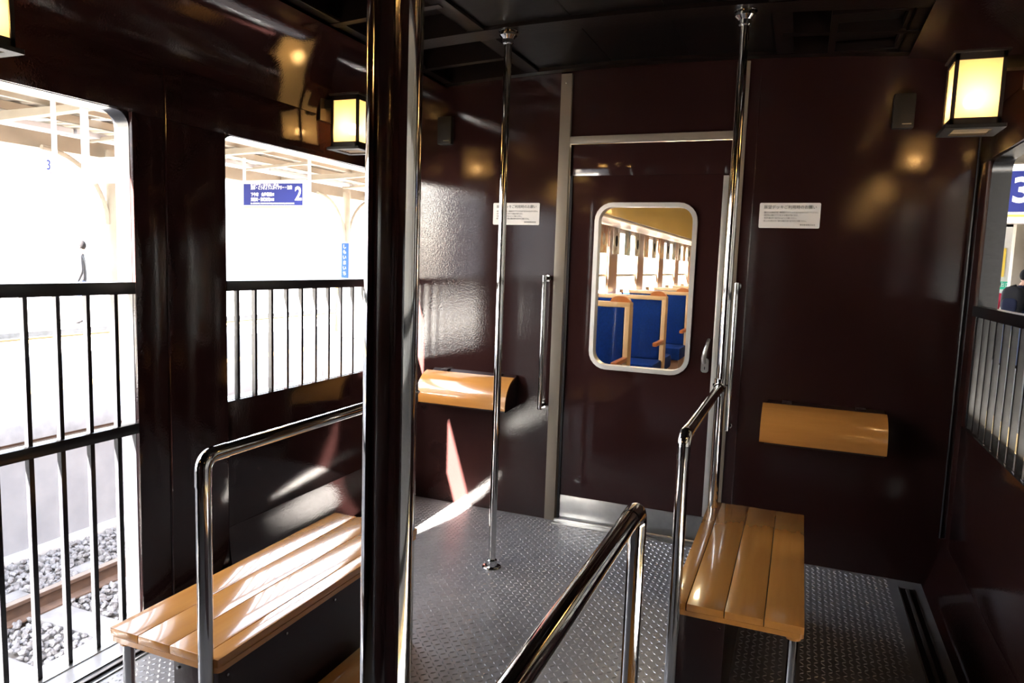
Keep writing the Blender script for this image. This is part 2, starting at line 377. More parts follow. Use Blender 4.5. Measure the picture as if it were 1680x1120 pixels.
# recessed cable box in the frame at the right
b = NB(); ring(b, rrect(.03, .30, 2.86, 3.34, .0005), rrect(.055, .275, 2.885, 3.315, .0005), lambda u, v, t: (u, v, t), 2.232, 2.262); child(cl, 'hatch_frame', b, 'brown_paint')
child(cl, 'hatch', box(NB(), .055, .275, 2.885, 3.315, 2.27, 2.28), 'brown_paint')

# ================================================================== RAILINGS IN THE OPENINGS
def railing(x, y0, y1, sgn, lab, tiers, group):
    """square bars between flat rails; tiers: (z0, z1, bar width, bar depth)"""
    t = Thing('window_railing', lab, 'railing', (x, (y0 + y1) / 2, tiers[-1][0]), group)
    for n, (z0, z1, bw, bd) in enumerate(tiers):
        h = .040 if n == 0 else .036
        t.part('rail', box(NB(), x - .020, x + .020, y0, y1, z1 - h, z1, .002), 'black_paint')
        k = 0; y = y0 + .071
        src = None
        while y < y1 - .03:
            if src is None:
                src = t.part('bar', box(NB(), x - bd / 2, x + bd / 2, y - bw / 2, y + bw / 2, z0 - (.0 if n == len(tiers) - 1 else .001), z1 - h + .001), 'black_paint'); ys = y
            else:
                c = src.copy(); COL.objects.link(c); c.parent = t.o; c.location = (0, y - ys, 0)
            y += .0985
    return t
XB_L, XB_R = -2.083, mx(-2.083)
railing(XB_L, W2[0], W2[1], 1, 'black barred railing in the left opening nearest the end wall', [(ZS, ZR, .013, .0175)], 'railings in the side openings')
railing(XB_L, W1[0], W1[1], 1, 'tall two-tier black barred gate in the left doorway reaching the floor', [(.735, ZR, .013, .0175), (.004, .735, .015, .018)], 'railings in the side openings')
railing(XB_R, W2[0], W2[1], -1, 'black barred railing in the right opening towards the platform', [(ZS, ZR, .013, .0175)], 'railings in the side openings')
railing(XB_R, W1[0], W1[1], -1, 'tall black barred gate in the right doorway beside the viewer', [(.735, ZR, .013, .0175), (.004, .735, .015, .018)], 'railings in the side openings')

# ================================================================== POLES, HANDRAILS, BENCHES
def pole(x, y, lab, r=.016, base=True, z1=2.248):
    t = Thing('grab_pole', lab, 'pole', (x, y, 0), 'chrome grab poles on the deck')
    t.part('tube', tube(NB(), [(x, y, .004), (x, y, z1)], r, 32), 'chrome')
    if base:
        t.part('floor_flange', lathe(NB(), (x, y, 0), [(.042, 0), (.042, .004), (.038, .007), (.0235, .009), (.0225, .034), (.0175, .038)], 28), 'chrome')
    t.part('ceiling_flange', lathe(NB(), (x, y, z1 - .055), [(.018, 0), (.0225, .004), (.0225, .020), (.026, .024), (.036, .034), (.036, .042), (.030, .046), (.040, .050), (.040, .056)], 28), 'chrome')
    return t
pole(-1.166, 2.747, 'slim chrome pole standing on the deck floor in front of the left notice')
pole(-.256, 2.775, 'chrome pole rising through the far corner of the right bench')
pole(-1.174, 2.045, 'chrome pole at the far end of the left bench, behind the thick foreground pole', base=False)
pole(-.247, .40, 'thick looking chrome pole in the foreground, closest to the viewer', r=.0172)
def handrail(x, y_elbow, y_pole, lab):
    """post, elbow and level rail ending in a clamp on the pole"""
    t = Thing('handrail', lab, 'handrail', (x, y_elbow, 0), 'chrome handrails behind the benches')
    s = 1 if y_pole > y_elbow else -1; r = .0165; R = .030; z = .88
    t.part('post', tube(NB(), [(x, y_elbow, .004), (x, y_elbow, z - .06)], r, 28), 'chrome')
    el = [(x, y_elbow, z - .066), (x, y_elbow, z - R)] + [tuple(p) for p in arc_pts((x, y_elbow + s * R, z - R), (0, -s, 0), (0, 0, 1), R, 8)][1:] + [(x, y_elbow + s * .066, z)]
    t.part('elbow', tube(NB(), el, r + .0012, 28), 'chrome')
    t.part('rail', tube(NB(), [(x, y_elbow + s * .06, z), (x, y_pole - s * .012, z)], r, 28), 'chrome')
    b = NB(); tube(b, [(x, y_pole, z - .032), (x, y_pole, z + .032)], .0215, 24); tube(b, [(x, y_pole - s * .045, z), (x, y_pole - s * .012, z)], .0195, 24)
    c = t.part('clamp', b, 'chrome')
    for q in (-1, 1): t.sub(c, 'clamp_screw', tube(NB(), [(x + q * .018, y_pole, z + .006), (x + q * .027, y_pole, z + .006)], .006, 12), 'chrome')
    t.part('floor_flange', lathe(NB(), (x, y_elbow, 0), [(.036, 0), (.036, .004), (.022, .007), (.021, .026), (.018, .030)], 24), 'chrome')
handrail(-1.176, 1.150, 2.045, 'chrome handrail along the aisle side of the left wooden bench')
handrail(-.260, 1.900, 2.775, 'chrome handrail along the aisle side of the right wooden bench')
handrail(-.250, 1.270, .40, 'chrome handrail sloping up from the lower edge in the middle foreground')
def bench(x_in, x_out, y0, y1, lab):
    """x_in is the aisle edge (thin slat, box beneath), x_out the window edge (two legs)"""
    zt = .410; d = 1 if x_out > x_in else -1; L = abs(x_out - x_in)
    t = Thing('bench', lab, 'bench', ((x_in + x_out) / 2, (y0 + y1) / 2, 0), 'wooden deck benches')
    cuts = [0, .046, .147, .248, L]; g = .0010
    for a, c in zip(cuts, cuts[1:]):
        u0, u1 = sorted((x_in + d * a, x_in + d * c))
        t.part('slat', box(NB(), u0 + g, u1 - g, y0, y1, zt - .020, zt, .0012), 'wood')
    u0, u1 = sorted((x_in, x_out)); b = NB()
    A = rrect(u0, u1, y0, y1, .014); B = rrect(u0 + .012, u1 - .012, y0 + .012, y1 - .012, .004)
    ring(b, A, B, lambda u, v, q: (u, v, q), zt - .034, zt - .0202); t.part('edge_frame', b, 'wood')
    t.part('seat_base', box(NB(), u0 + .012, u1 - .012, y0 + .012, y1 - .012, zt - .033, zt - .0205), 'maroon_box')
    bx0, bx1 = sorted((x_in + d * .014, x_in + d * .150))
    t.part('under_box', box(NB(), bx0, bx1, y0 + .014, y1 - .014, .0, zt - .036, .002), 'maroon_box')
    for yy in (y0 + .03, y1 - .03):
        xx = x_out - d * .025
        lg = t.part('leg', tube(NB(), [(xx, yy, .002), (xx, yy, zt - .03)], .0135, 20), 'chrome')
        t.sub(lg, 'leg_collar', tube(NB(), [(xx, yy, zt - .048), (xx, yy, zt - .034)], .019, 20), 'wood')
    n = int((y1 - y0) / .21)
    for k in range(n + 1):
        yy = y0 + .04 + k * (y1 - y0 - .08) / n
        for zz in (.352, .06):
            xx = x_in + d * .014
            t.part('bolt', tube(NB(), [(xx + d * .002, yy, zz), (xx - d * .004, yy, zz)], .0036, 8), 'chrome')
    for fx in (.028, .135):
        for zz in (.352, .19):
            xx = x_in + d * fx; t.part('bolt', tube(NB(), [(xx, y0 + .016, zz), (xx, y0 + .010, zz)], .0036, 8), 'chrome')
    return t
bench(-1.155, -1.495, 1.165, 2.065, 'varnished wooden bench on the left, washed by light from the opening')
bench(-.277, .071, 1.915, 2.845, 'varnished wooden bench on the right, fully in view with four slats')
bench(-.270, .078, .30, 1.285, 'varnished wooden bench in the near right foreground below the frame')
# rounded wooden foot rail along the base of the left bench
b = NB(); Pf = [(-1.150, .0)] + [(-1.150 + .085 * math.sin(t), .09 + .07 * math.cos(t)) for t in (PI / 2 * k / 8 for k in range(9))] + [(-1.065, .0)]
strip(b, Pf, put_xz, 1.20, 1.74, closed=True)
tag(obj('foot_rest', b, 'wood', None, (-1.11, 1.47, 0)), 'rounded orange wooden foot rest along the base of the left bench', 'foot rest')

# grab bars beside the door
def grab_bar(x, lab):
    t = Thing('grab_bar', lab, 'grab bar', (x, YE, .587), 'vertical grab bars beside the door'); y = YE - .055
    t.part('tube', tube(NB(), [(x, y, .587), (x, y, 1.265)], .0115, 24), 'chrome')
    for z in (.602, 1.25):
        br = t.part('bracket', tube(NB(), [(x, y, z), (x + (.0 if x > CX else -.0), YE - .004, z)], .0095, 16), 'chrome')
        t.sub(br, 'rosette', tube(NB(), [(x, YE - .005, z), (x, YE, z)], .017, 16), 'chrome')
grab_bar(-1.190, 'short chrome grab bar on the wall left of the sliding door')
grab_bar(-.272, 'short chrome grab bar on the wall right of the sliding door')

# curved wooden hip rests on the end wall
def hip_rest(x0, x1, lab):
    t = Thing('hip_rest', lab, 'hip rest', ((x0 + x1) / 2, YE, .60), 'curved wooden hip rests on the end wall')
    P = []
    for k in range(15):
        a = math.radians(78 - 88 * k / 14); P.append((YE - .018 - .150 * math.cos(a), .602 + .135 * math.sin(a)))
    P2 = [(y + .012 * math.cos(math.radians(78 - 88 * k / 14)), z - .012 * math.sin(math.radians(78 - 88 * k / 14))) for k, (y, z) in enumerate(P)]
    b = NB(); strip(b, P + P2[::-1], lambda u, v, q: (q, u, v), x0, x1, closed=True); t.part('curved_board', b, 'wood_x')
    C = [(YE, .742)] + [(y + .012, z - .010) for y, z in P] + [(YE, .575)]
    b = NB(); strip(b, C, lambda u, v, q: (q, u, v), x0 + .02, x1 - .006, closed=True, smooth=False); t.part('bracket_body', b, 'maroon_box')
    for x in (x0 + .10, x1 - .10): t.part('hinge', box(NB(), x - .02, x + .02, YE - .045, YE - .001, .737, .744, .001), 'maroon_box')
hip_rest(-1.845, -1.335, 'curved wooden hip rest on the left of the end wall, catching sunlight')
hip_rest(-.125, .375, 'curved wooden hip rest on the right of the end wall, in shade')

# notices
def notice(x0, x1, lab):
    z0, z1 = 1.515, 1.625; y = YE
    t = Thing('notice_sign', lab, 'sign', ((x0 + x1) / 2, y, z0), 'notices beside the door')
    t.part('plate', plate(NB(), rrect(x0, x1, z0, z1, .006), put_y, y - .003, y), 'paper')
    w = x1 - x0; yy = y - .0032; L = t.loc
    text(t.o, 'heading', '展望デッキご利用時のお願い', .0175, (x0 + .07 * w, yy, z1 - .0195), 'ink', L, width=.86 * w)
    for k, (s, q) in enumerate((('・揺れている車内では、乗務員がアナウンスするまで立ち入らないでください。', .90), ('・走行中に揺れてケガをする場合があります。', .58), ('・手足を車の外へ出さないようご注意ください。', .56), ('・駅に止まる際は大きく揺れる場合がありますのでご注意ください。', .72))):
        text(t.o, 'text_line', s, .0085, (x0 + .055 * w, yy, z1 - .042 - k * .0125), 'ink', L, width=q * w)
    text(t.o, 'company_line', '東武鉄道株式会社', .0078, (x0 + .68 * w, yy, z0 + .014), 'ink', L, width=.25 * w)
notice(-1.503, -1.249, 'white Japanese notice plate left of the door, behind the slim pole')
notice(-.200, .052, 'white Japanese notice plate right of the door')

# small speaker boxes high on the end wall
for x, lab in ((-1.782, 'small dark box high on the left of the end wall'), (.337, 'small dark box high on the right of the end wall')):
    t = Thing('wall_box', lab, 'box', (x, YE, 1.925), 'small boxes on the end wall')
    t.part('body', box(NB(), x - .040, x + .040, YE - .035, YE, 1.925, 2.065, .006), 'speaker')
    t.part('badge', box(NB(), x - .004, x + .030, YE - .0365, YE - .034, 1.940, 1.944), 'steel')

# wall lanterns
def lantern(side, y0, lab):
    d = 1 if side == 'L' else -1; wall = XL if side == 'L' else XR
    xa, xb = wall + d * .085, wall + d * .225; y1 = y0 + .145; z0, z1 = 1.815, 2.02
    t = Thing('wall_lantern', lab, 'lamp', ((xa + xb) / 2, (y0 + y1) / 2, z0 - .02), 'glowing wall lanterns')
    u0, u1 = sorted((xa, xb)); w = .011; F = NB()
    for x in (u0, u1 - w):
        for y in (y0, y1 - w): box(F, x, x + w, y, y + w, z0, z1)
    for z in (z0 - .010, z1 - .014):
        for x in (u0, u1 - w): box(F, x, x + w, y0, y1, z, z + .022)
        for y in (y0, y1 - w): box(F, u0, u1, y, y + w, z, z + .022)
    t.part('frame', F, 'lamp_frame')
    b = NB(); lathe_c = ((u0 + u1) / 2, (y0 + y1) / 2); box(b, u0 - .008, u1 + .008, y0 - .008, y1 + .008, z1 + .006, z1 + .014, .002); box(b, u0 + .03, u1 - .03, y0 + .03, y1 - .03, z1 + .014, z1 + .026, .003)
    t.part('cap', b, 'lamp_frame')
    b = NB(); ring(b, rrect(u0 - .014, u1 + .014, y0 - .014, y1 + .014, .003), rrect(u0 + .016, u1 - .016, y0 + .016, y1 - .016, .002), lambda u, v, q: (u, v, q), z0 - .022, z0 - .010)
    bt = t.part('base_tray', b, 'speaker'); g = NB()
    for k in range(5):
        y = y0 + .030 + k * .020; box(g, u0 + .014, u1 - .014, y, y + .005, z0 - .018, z0 - .012)
    t.sub(bt, 'grille', g, 'alu')
    e = .004
    for q in ((u0 + e, u0 + e + .003, y0 + w, y1 - w), (u1 - e - .003, u1 - e, y0 + w, y1 - w), (u0 + w, u1 - w, y0 + e, y0 + e + .003), (u0 + w, u1 - w, y1 - e - .003, y1 - e)):
        t.part('pane', box(NB(), q[0], q[1], q[2], q[3], z0 + .012, z1 - .014), 'frosted_glass')
    c = ((u0 + u1) / 2, (y0 + y1) / 2, z0 + .055)
    b = NB(); bmesh.ops.create_uvsphere(b, u_segments=14, v_segments=10, radius=.024, matrix=Matrix.Translation((c[0], c[1], c[2] + .02)))
    bl = t.part('bulb', b, 'bulb', True)
    t.sub(bl, 'socket', tube(NB(), [(c[0], c[1], z0 - .012), (c[0], c[1], c[2] - .002)], .013, 14), 'alu')
    b = NB(); a0, a1 = sorted((wall, xa)); box(b, a0, a1 + .004, y0 + .05, y1 - .05, z1 - .035, z1 + .004, .003); box(b, *sorted((wall, wall + d * .012)), y0 + .02, y1 - .02, z1 - .09, z1 + .03, .004)
    t.part('wall_bracket', b, 'lamp_frame')
lantern('L', 2.69, 'glowing box lantern above the far left opening, half behind the thick pole')
lantern('R', 2.69, 'bright glowing box lantern high on the right wall near the end wall')
lantern('L', 1.08, 'glowing lantern cut by the upper left corner of the view')
lantern('R', 1.08, 'glowing lantern on the right wall beside the viewer')
lantern('L', -.53, 'glowing lantern on the left wall behind the viewer')
lantern('R', -.53, 'glowing lantern on the right wall behind the viewer')
#@@REST
# ================================================================== THE COACH BEHIND THE DOOR
YC0, YC1 = YE + .06, 15.6
WINS = [(3.86 + 1.52 * k, 3.86 + 1.52 * k + 1.12) for k in range(8)]      # window openings along the coach
def coach_side(name, inner, outer, label):
    b = NB(); u0, u1 = sorted((inner, outer))
    box(b, u0, u1, YC0, YC1, -.3, .86); box(b, u0, u1, YC0, YC1, 1.76, 2.34)
    edges = [YC0] + [e for w in WINS for e in w] + [YC1]
    for k in range(0, len(edges), 2): box(b, u0, u1, edges[k], edges[k + 1], .86, 1.76)
    w = struct(name, b, 'cab_wall', label); d = 1 if outer > inner else -1
    for y0, y1 in WINS:
        s = NB(); xa, xb = sorted((inner + d * .02, inner + d * .045))
        ring(s, rrect(y0, y1, .86, 1.76, .0005), rrect(y0 + .03, y1 - .03, .89, 1.73, .03), put_x, xa, xb); box(s, xa, xb, y0 + .03, y1 - .03, 1.205, 1.232)
        sash = child(w, 'sash', s, 'cab_cream')
        child(sash, 'pane', box(NB(), inner + d * .030 - .002, inner + d * .030 + .002, y0 + .03, y1 - .03, .89, 1.73), 'door_glass')
    P = [(inner - d * .42 * (1 - math.cos(t)) , 1.86 + .40 * math.sin(t)) for t in (PI / 2 * k / 12 for k in range(13))]
    c = NB(); strip(c, P + [(CX, 2.34)], put_xz, YC0, YC1); child(w, 'curved_ceiling_panel', c, 'cab_ceiling', True)
    r = NB(); xa, xb = sorted((inner, inner - d * .33)); box(r, xa, xb, YC0 + .02, YC1, 1.775, 1.795); child(w, 'luggage_rack', r, 'cab_cream')
    tr = child(w, 'rack_rail', tube(NB(), [(inner - d * .335, YC0 + .02, 1.80), (inner - d * .335, YC1, 1.80)], .010, 10), 'alu')
    return w
coach_side('wall_coach_left', XL, OL, 'brown panelled window side of the coach seen through the door window')
coach_side('wall_coach_right', XR, OR, 'brown panelled far window side of the coach beyond the door')
b = NB(); strip(b, Pa + [(x, z + .02) for x, z in Pa[::-1]], put_xz, YC0, YC1 + .05, closed=True); struct('ceiling_coach', b, 'brown_paint', 'roof of the coach beyond the end wall')
struct('floor_coach', box(NB(), OL, OR, YC0, YC1, -.06, 0), 'cab_floor', 'brown floor of the coach beyond the door')
struct('wall_coach_end', box(NB(), OL, OR, YC1, YC1 + .05, -.3, 2.45), 'cab_wall', 'far end wall of the coach')
ORD = ['first', 'second', 'third', 'fourth', 'fifth', 'sixth', 'seventh']
def seat_unit(x_aisle, x_wall, y, lab):
    u0, u1 = sorted((x_aisle, x_wall)); d = 1 if x_wall > x_aisle else -1
    t = Thing('train_seat', lab, 'seat', ((u0 + u1) / 2, y, 0), 'blue coach seats behind the door window')
    for s in (-1, 1):
        ya, yb = sorted((y + s * .006, y + s * .052))
        b = NB(); box(b, u0 + (.02 if d < 0 else .045), u1 - (.045 if d < 0 else .02), ya, yb, .44, 1.015, .014); t.part('back_cushion', b, 'seat_blue')
        ya, yb = sorted((y + s * .05, y + s * .50)); t.part('seat_cushion', box(NB(), u0 + .01, u1 - .01, ya, yb, .30, .44, .03), 'seat_blue')
        ya, yb = sorted((y + s * .06, y + s * .46)); t.part('seat_base', box(NB(), u0 + .03, u1 - .03, ya, yb, .0, .30), 'cab_wall')
    xs = sorted((x_aisle, x_aisle + d * .042))
    t.part('side_frame', box(NB(), xs[0], xs[1], y - .062, y + .062, .0, 1.02, .008), 'seat_frame')
    t.part('top_rail', box(NB(), u0, u1, y - .058, y + .058, 1.012, 1.052, .010), 'seat_frame')
    k = NB(); xc = x_aisle + d * .085
    plate(k, [(xc + .078 * math.cos(a), 1.048 + .052 * math.sin(a)) for a in (PI * i / 14 for i in range(15))], put_y, y - .030, y + .030); t.part('grab_knob', k, 'seat_knob')
    arm = NB(); box(arm, xs[0], xs[1], y - .42, y - .06, .60, .635, .008); t.part('armrest', arm, 'seat_knob')
for k in range(6):
    seat_unit(-1.195, -2.03, 5.40 + 1.55 * k, '%s blue moquette seat along the left of the coach, seen through the door window' % ORD[k])
for k in range(6):
    seat_unit(mx(-1.195), mx(-2.03), 5.40 + 1.55 * k, '%s blue moquette seat along the right of the coach, hidden beside the door window' % ORD[k])
# posters hung below the rack, each on a window post or curtain edge
pm = ['poster_a', 'poster_b', 'poster_c']
for k in range(16):
    y = 6.20 + .56 * k
    t = Thing('hanging_poster', '%s hanging paper poster below the luggage rack, counted from the door' % (ORD + ['eighth', 'ninth', 'tenth', 'eleventh', 'twelfth', 'thirteenth', 'fourteenth', 'fifteenth', 'sixteenth'])[k], 'poster', (-1.99, y, 1.46), 'posters hanging in the coach')
    t.part('sheet', box(NB(), -1.992, -1.989, y, y + .30, 1.46, 1.755), pm[1] if k % 2 else pm[(k // 2) % 3 if (k // 2) % 3 != 1 else 0])
    g = NB(); bmesh.ops.create_circle(g, cap_ends=True, segments=14, radius=.065, matrix=Matrix.Translation((-1.9885, y + .15, 1.61)) @ Matrix.Rotation(PI / 2, 4, 'Y')); t.part('printed_motif', g, 'hair' if k % 2 else 'poster_b')
for k in range(6):
    y = 4.6 + 2.0 * k
    t = Thing('ceiling_lamp', 'warm ceiling lamp of the coach, %s from the door' % ORD[k], 'lamp', (CX, y, 2.31), 'coach ceiling lamps')
    b = NB(); tube(b, [(CX, y, 2.335), (CX, y, 2.30)], .17, 24); t.part('ring', b, 'cab_cream')
    b = NB(); tube(b, [(CX, y, 2.31), (CX, y, 2.27), (CX, y, 2.255)], [.15, .14, .06], 24); t.part('globe', b, 'cab_lamp')

# ================================================================== OUTSIDE, LEFT: TRACK AND OPPOSITE PLATFORM
ZRAIL, ZBED, ZPL = -1.20, -1.37, -.17
struct('ground', box(NB(), -60, 40, -40, 80, -1.6, ZBED - .02), 'ballast_bed', 'dark ground below the tracks')
tr = Thing('railway_track', 'rusty steel track on concrete sleepers beside the deck', 'track', (-4.5, 3, ZBED))
for x in (-5.035, -3.965):
    b = NB()
    prof = [(-.032, ZRAIL), (.032, ZRAIL), (.033, ZRAIL - .025), (.008, ZRAIL - .04), (.008, ZRAIL - .115), (.060, ZRAIL - .135), (.062, ZRAIL - .145), (-.062, ZRAIL - .145), (-.060, ZRAIL - .135), (-.008, ZRAIL - .115), (-.008, ZRAIL - .04), (-.033, ZRAIL - .025)]
    strip(b, [(x + u, z) for u, z in prof], put_xz, -8, 30, closed=True, smooth=False); r = tr.part('rail', b, 'rust')
    tr.sub(r, 'running_surface', box(NB(), x - .028, x + .028, -8, 30, ZRAIL, ZRAIL + .001), 'rail_top')
sl0 = None
for k in range(28):
    y = -3.0 + .64 * k
    if sl0 is None: sl0 = tr.part('sleeper', box(NB(), -5.52, -3.48, y - .12, y + .12, ZRAIL - .32, ZRAIL - .147, .02), 'sleeper_concrete')
    else:
        c = sl0.copy(); COL.objects.link(c); c.parent = tr.o; c.location = (0, .64 * k, 0)
def ballast():
    ico = bmesh.new(); bmesh.ops.create_icosphere(ico, subdivisions=1, radius=1.0)
    base = [v.co.copy() for v in ico.verts]; tri = [[v.index for v in f.verts] for f in ico.faces]; ico.free()
    vs, fs = [], []
    def stone(x, y, z, s):
        M = Matrix.Rotation(random.random() * 6.3, 3, Vector((random.random() - .5, random.random() - .5, random.random() - .5)).normalized())
        S = (random.uniform(.7, 1.3), random.uniform(.6, 1.2), random.uniform(.5, .9)); k = len(vs)
        for p in base:
            q = M @ Vector((p.x * S[0], p.y * S[1], p.z * S[2])) * s * random.uniform(.78, 1.12); vs.append((x + q.x, y + q.y, z + q.z))
        fs.extend([(a + k, b_ + k, c + k) for a, b_, c in tri])
    y = -1.0
    while y < 9.0:
        st = .047 if y < 5.5 else .07; x = -5.98
        while x < -3.15:
            jx, jy = x + random.uniform(-.02, .02), y + random.uniform(-.02, .02)
            if -5.54 < jx < -3.46 and abs((jy + 3.0 + .32) % .64 - .32) < .135: x += st; continue
            stone(jx, jy, ZBED + random.uniform(-.005, .03), st * random.uniform(.5, .8)); x += st
        y += st
    me = bpy.data.meshes.new('ballast'); me.from_pydata(vs, [], fs); me.materials.append(MATS['ballast'])
    o = bpy.data.objects.new('ballast', me); COL.objects.link(o); tag(o, 'grey crushed stone ballast between the rails and the platform', 'ballast', kind='stuff')
ballast()
b = NB(); box(b, -11.6, -6.10, -20, 45, -1.6, ZPL - .15); box(b, -11.4, -6.75, -20, 45, ZPL - .15, ZPL - .004)
pf = tag(obj('platform_left', b, 'concrete_wall', None), 'pale concrete station platform across the track on the left', 'structure', kind='structure')
box_ = box(NB(), -6.13, -6.085, -20, 45, ZPL - .19, ZPL - .15); child(pf, 'shadow_gap_strip', box_, 'rust')  # brown strip below the coping stones
child(pf, 'foot_kerb', box(NB(), -6.12, -5.99, -20, 45, -1.42, -1.30, .01), 'concrete')
cp = None
for k in range(26):
    if cp is None: cp = child(pf, 'coping_stone', box(NB(), -6.76, -6.0, -6.0, -5.004, ZPL - .15, ZPL, .008), 'coping')
    else:
        c = cp.copy(); COL.objects.link(c); c.parent = pf; c.location = (0, k, 0)
child(pf, 'tactile_strip', box(NB(), -7.5, -7.2, -20, 45, ZPL - .004, ZPL + .004), 'tactile')
child(pf, 'edge_strip', box(NB(), -11.3, -10.9, -20, 45, ZPL - .004, ZPL + .02), 'tactile')
child(pf, 'edge_line', box(NB(), -11.45, -11.32, -20, 45, ZPL - .004, ZPL + .05), 'black_matte')
# canopy: corrugated sheets on purlins, rafters and columns
cn = Thing('platform_canopy', 'cream steel platform canopy with corrugated roof across the track', 'canopy', (-8.5, 8, ZPL))
def zc(x): return 2.66 + .030 * (-6.4 - x) if x > -8.7 else 2.66 + .069 + .05 * (-8.7 - x)
for k in range(16):                                     # roof sheets, one each 1.3 m
    y0 = -1.5 + 1.3 * k; b = NB(); P = []
    n = 26
    for i in range(n + 1):
        y = y0 + 1.296 * i / n; P.append((y, .022 * (1 if (i % 4) in (1, 2) else -1)))
    va = [b.verts.new((-6.35, y, zc(-6.35) + .16 + q)) for y, q in P]; vb = [b.verts.new((-10.6, y, zc(-10.6) + .16 + q)) for y, q in P]
    for i in range(n): b.faces.new((va[i], vb[i], vb[i + 1], va[i + 1]))
    cn.part('roof_sheet', b, 'cream_sheet')
cn.part('eave_beam', box(NB(), -6.42, -6.36, -1.5, 19.3, zc(-6.4) - .02, zc(-6.4) + .14), 'cream_steel')
for x in (-7.2, -8.0, -9.2, -10.2): cn.part('purlin', box(NB(), x - .03, x + .03, -1.5, 19.3, zc(x) + .06, zc(x) + .145), 'cream_steel')
cn.part('main_girder', box(NB(), -8.75, -8.60, -1.5, 19.3, zc(-8.7) - .22, zc(-8.7) + .02), 'cream_steel')
for k in range(8):
    y = -.1 + 2.6 * k; b = NB()
    strip(b, [(-6.40, zc(-6.4) + .03), (-8.7, zc(-8.7) - .14), (-10.5, zc(-10.5) + .03), (-10.5, zc(-10.5) + .07), (-8.7, zc(-8.7) - .02), (-6.40, zc(-6.4) + .08)], put_xz, y - .05, y + .05, closed=True, smooth=False); cn.part('rafter', b, 'cream_steel')
    b = NB(); strip(b, [(-6.9, zc(-6.9) + .02), (-8.2, zc(-8.2) - .10), (-8.2, zc(-8.2) - .06), (-6.9, zc(-6.9) + .06)], put_xz, y + 1.2, y + 1.25, closed=True, smooth=False); cn.part('brace', b, 'cream_steel')
for k in range(14):                                     # hanging grey ceiling lamps / duct covers under the girder
    y = 1.6 + 1.1 * k; cn.part('duct_cover', box(NB(), -8.3, -8.0, y, y + 1.06, zc(-8) - .06, zc(-8) + .0, .01), 'far_ledge')
for y in (1.6, 6.8, 12.0, 17.2):
    c = cn.part('column', tube(NB(), [(-8.45, y, ZPL), (-8.45, y, 2.60)], .07, 16), 'cream_steel')
    for s in (-1, 1):
        pts = [(-8.45, y + s * (.07 + .85 * (1 - math.cos(a))), 1.65 + .85 * math.sin(a)) for a in (PI / 2 * k / 8 for k in range(9))]
        cn.sub(c, 'arch_bracket', tube(NB(), pts, .03, 10), 'cream_steel')
# signs on that platform
def hanging_sign(x0, x1, y, z0, z1, lab, num, lines, num_right=True, top=2.75, stripe=True, rods=True, nsize=1.0):
    t = Thing('hanging_sign', lab, 'sign', ((x0 + x1) / 2, y, z0), 'blue platform signs')
    h = z1 - z0; w = x1 - x0
    t.part('case', box(NB(), x0 - .04, x1 + .04, y, y + .14, z0 - .08, z1 + .05, .01), 'white_paint')
    f = t.part('blue_face', box(NB(), x0, x1, y - .006, y, z0, z1), 'sign_blue')
    if stripe: t.part('orange_line', box(NB(), x0, x1, y - .004, y, z0 - .036, z0 - .018), 'sign_orange')
    if rods:
        for x in (x0 - .05, x1 + .06): t.part('rod', tube(NB(), [(x, y + .07, z0 - .02), (x, y + .07, top)], .022, 12), 'white_paint')
    nx = (x1 - .035 * w - .09 * w) if num_right else x0 + .02
    text(t.o, 'platform_number', num, h * .86 * nsize, (nx, y - .008, (z0 + z1) / 2), 'white_paint', t.loc, bold=.006, width=h * .38)
    for s, q, fx, fz, wd in lines:
        text(t.o, 'text_line', s, h * q, (x0 + fx * w, y - .008, z0 + fz * h), 'white_paint', t.loc, width=wd * w, bold=.0012)
hanging_sign(-7.82, -6.74, 8.5, 2.045, 2.36, 'blue hanging sign with a white number 2 under the left canopy', '2',
    [('新大平下・新栃木・栃木', .10, .13, .925, .48), ('浅草・とうきょうスカイツリー・池袋', .19, .13, .80, .70), ('下今市　会津若松', .19, .13, .49, .36), ('方面', .13, .46, .49, .07),
     ('鬼怒川・東武日光', .19, .13, .26, .33), ('方面', .13, .46, .26, .07), ('for ASAKUSA, TOKYO SKYTREE, SHIMO-IMAICHI, KINUGAWA', .085, .13, .085, .74)])
t = Thing('round_number_sign', 'small white round sign with a number 3 hanging from a rod on the left', 'sign', (-6.66, 4.75, 2.0))
t.part('rod', tube(NB(), [(-6.66, 4.76, 2.14), (-6.66, 4.76, 2.72)], .022, 12), 'white_paint')
b = NB(); tube(b, [(-6.66, 4.70, 2.09), (-6.66, 4.72, 2.09)], .078, 28); t.part('disc', b, 'white_paint')
b = NB(); R0 = [(-6.66 + .078 * math.cos(2 * PI * k / 28), 2.09 + .078 * math.sin(2 * PI * k / 28)) for k in range(28)]; R1 = [(-6.66 + .071 * math.cos(2 * PI * k / 28), 2.09 + .071 * math.sin(2 * PI * k / 28)) for k in range(28)]
ring(b, R0, R1, put_y, 4.697, 4.70); t.part('red_ring', b, 'sign_red')
text(t.o, 'number', '3', .13, (-6.66, 4.696, 2.09), 'sign_blue', t.loc, align='CENTER', bold=.002)
t = Thing('white_board', 'white hanging board with a thin green line beside the round sign', 'sign', (-6.35, 5.0, 1.97))
t.part('board', box(NB(), -6.62, -6.16, 5.0, 5.05, 1.96, 2.20, .004), 'white_paint')
t.part('green_line', box(NB(), -6.60, -6.28, 4.996, 5.0, 2.145, 2.152), 'sign_green')
text(t.o, 'text_line', '36 m', .075, (-6.44, 4.997, 2.06), 'far_ledge', t.loc)
t.part('rod', tube(NB(), [(-6.60, 5.03, 2.18), (-6.60, 5.03, 2.70)], .035, 12), 'white_paint')
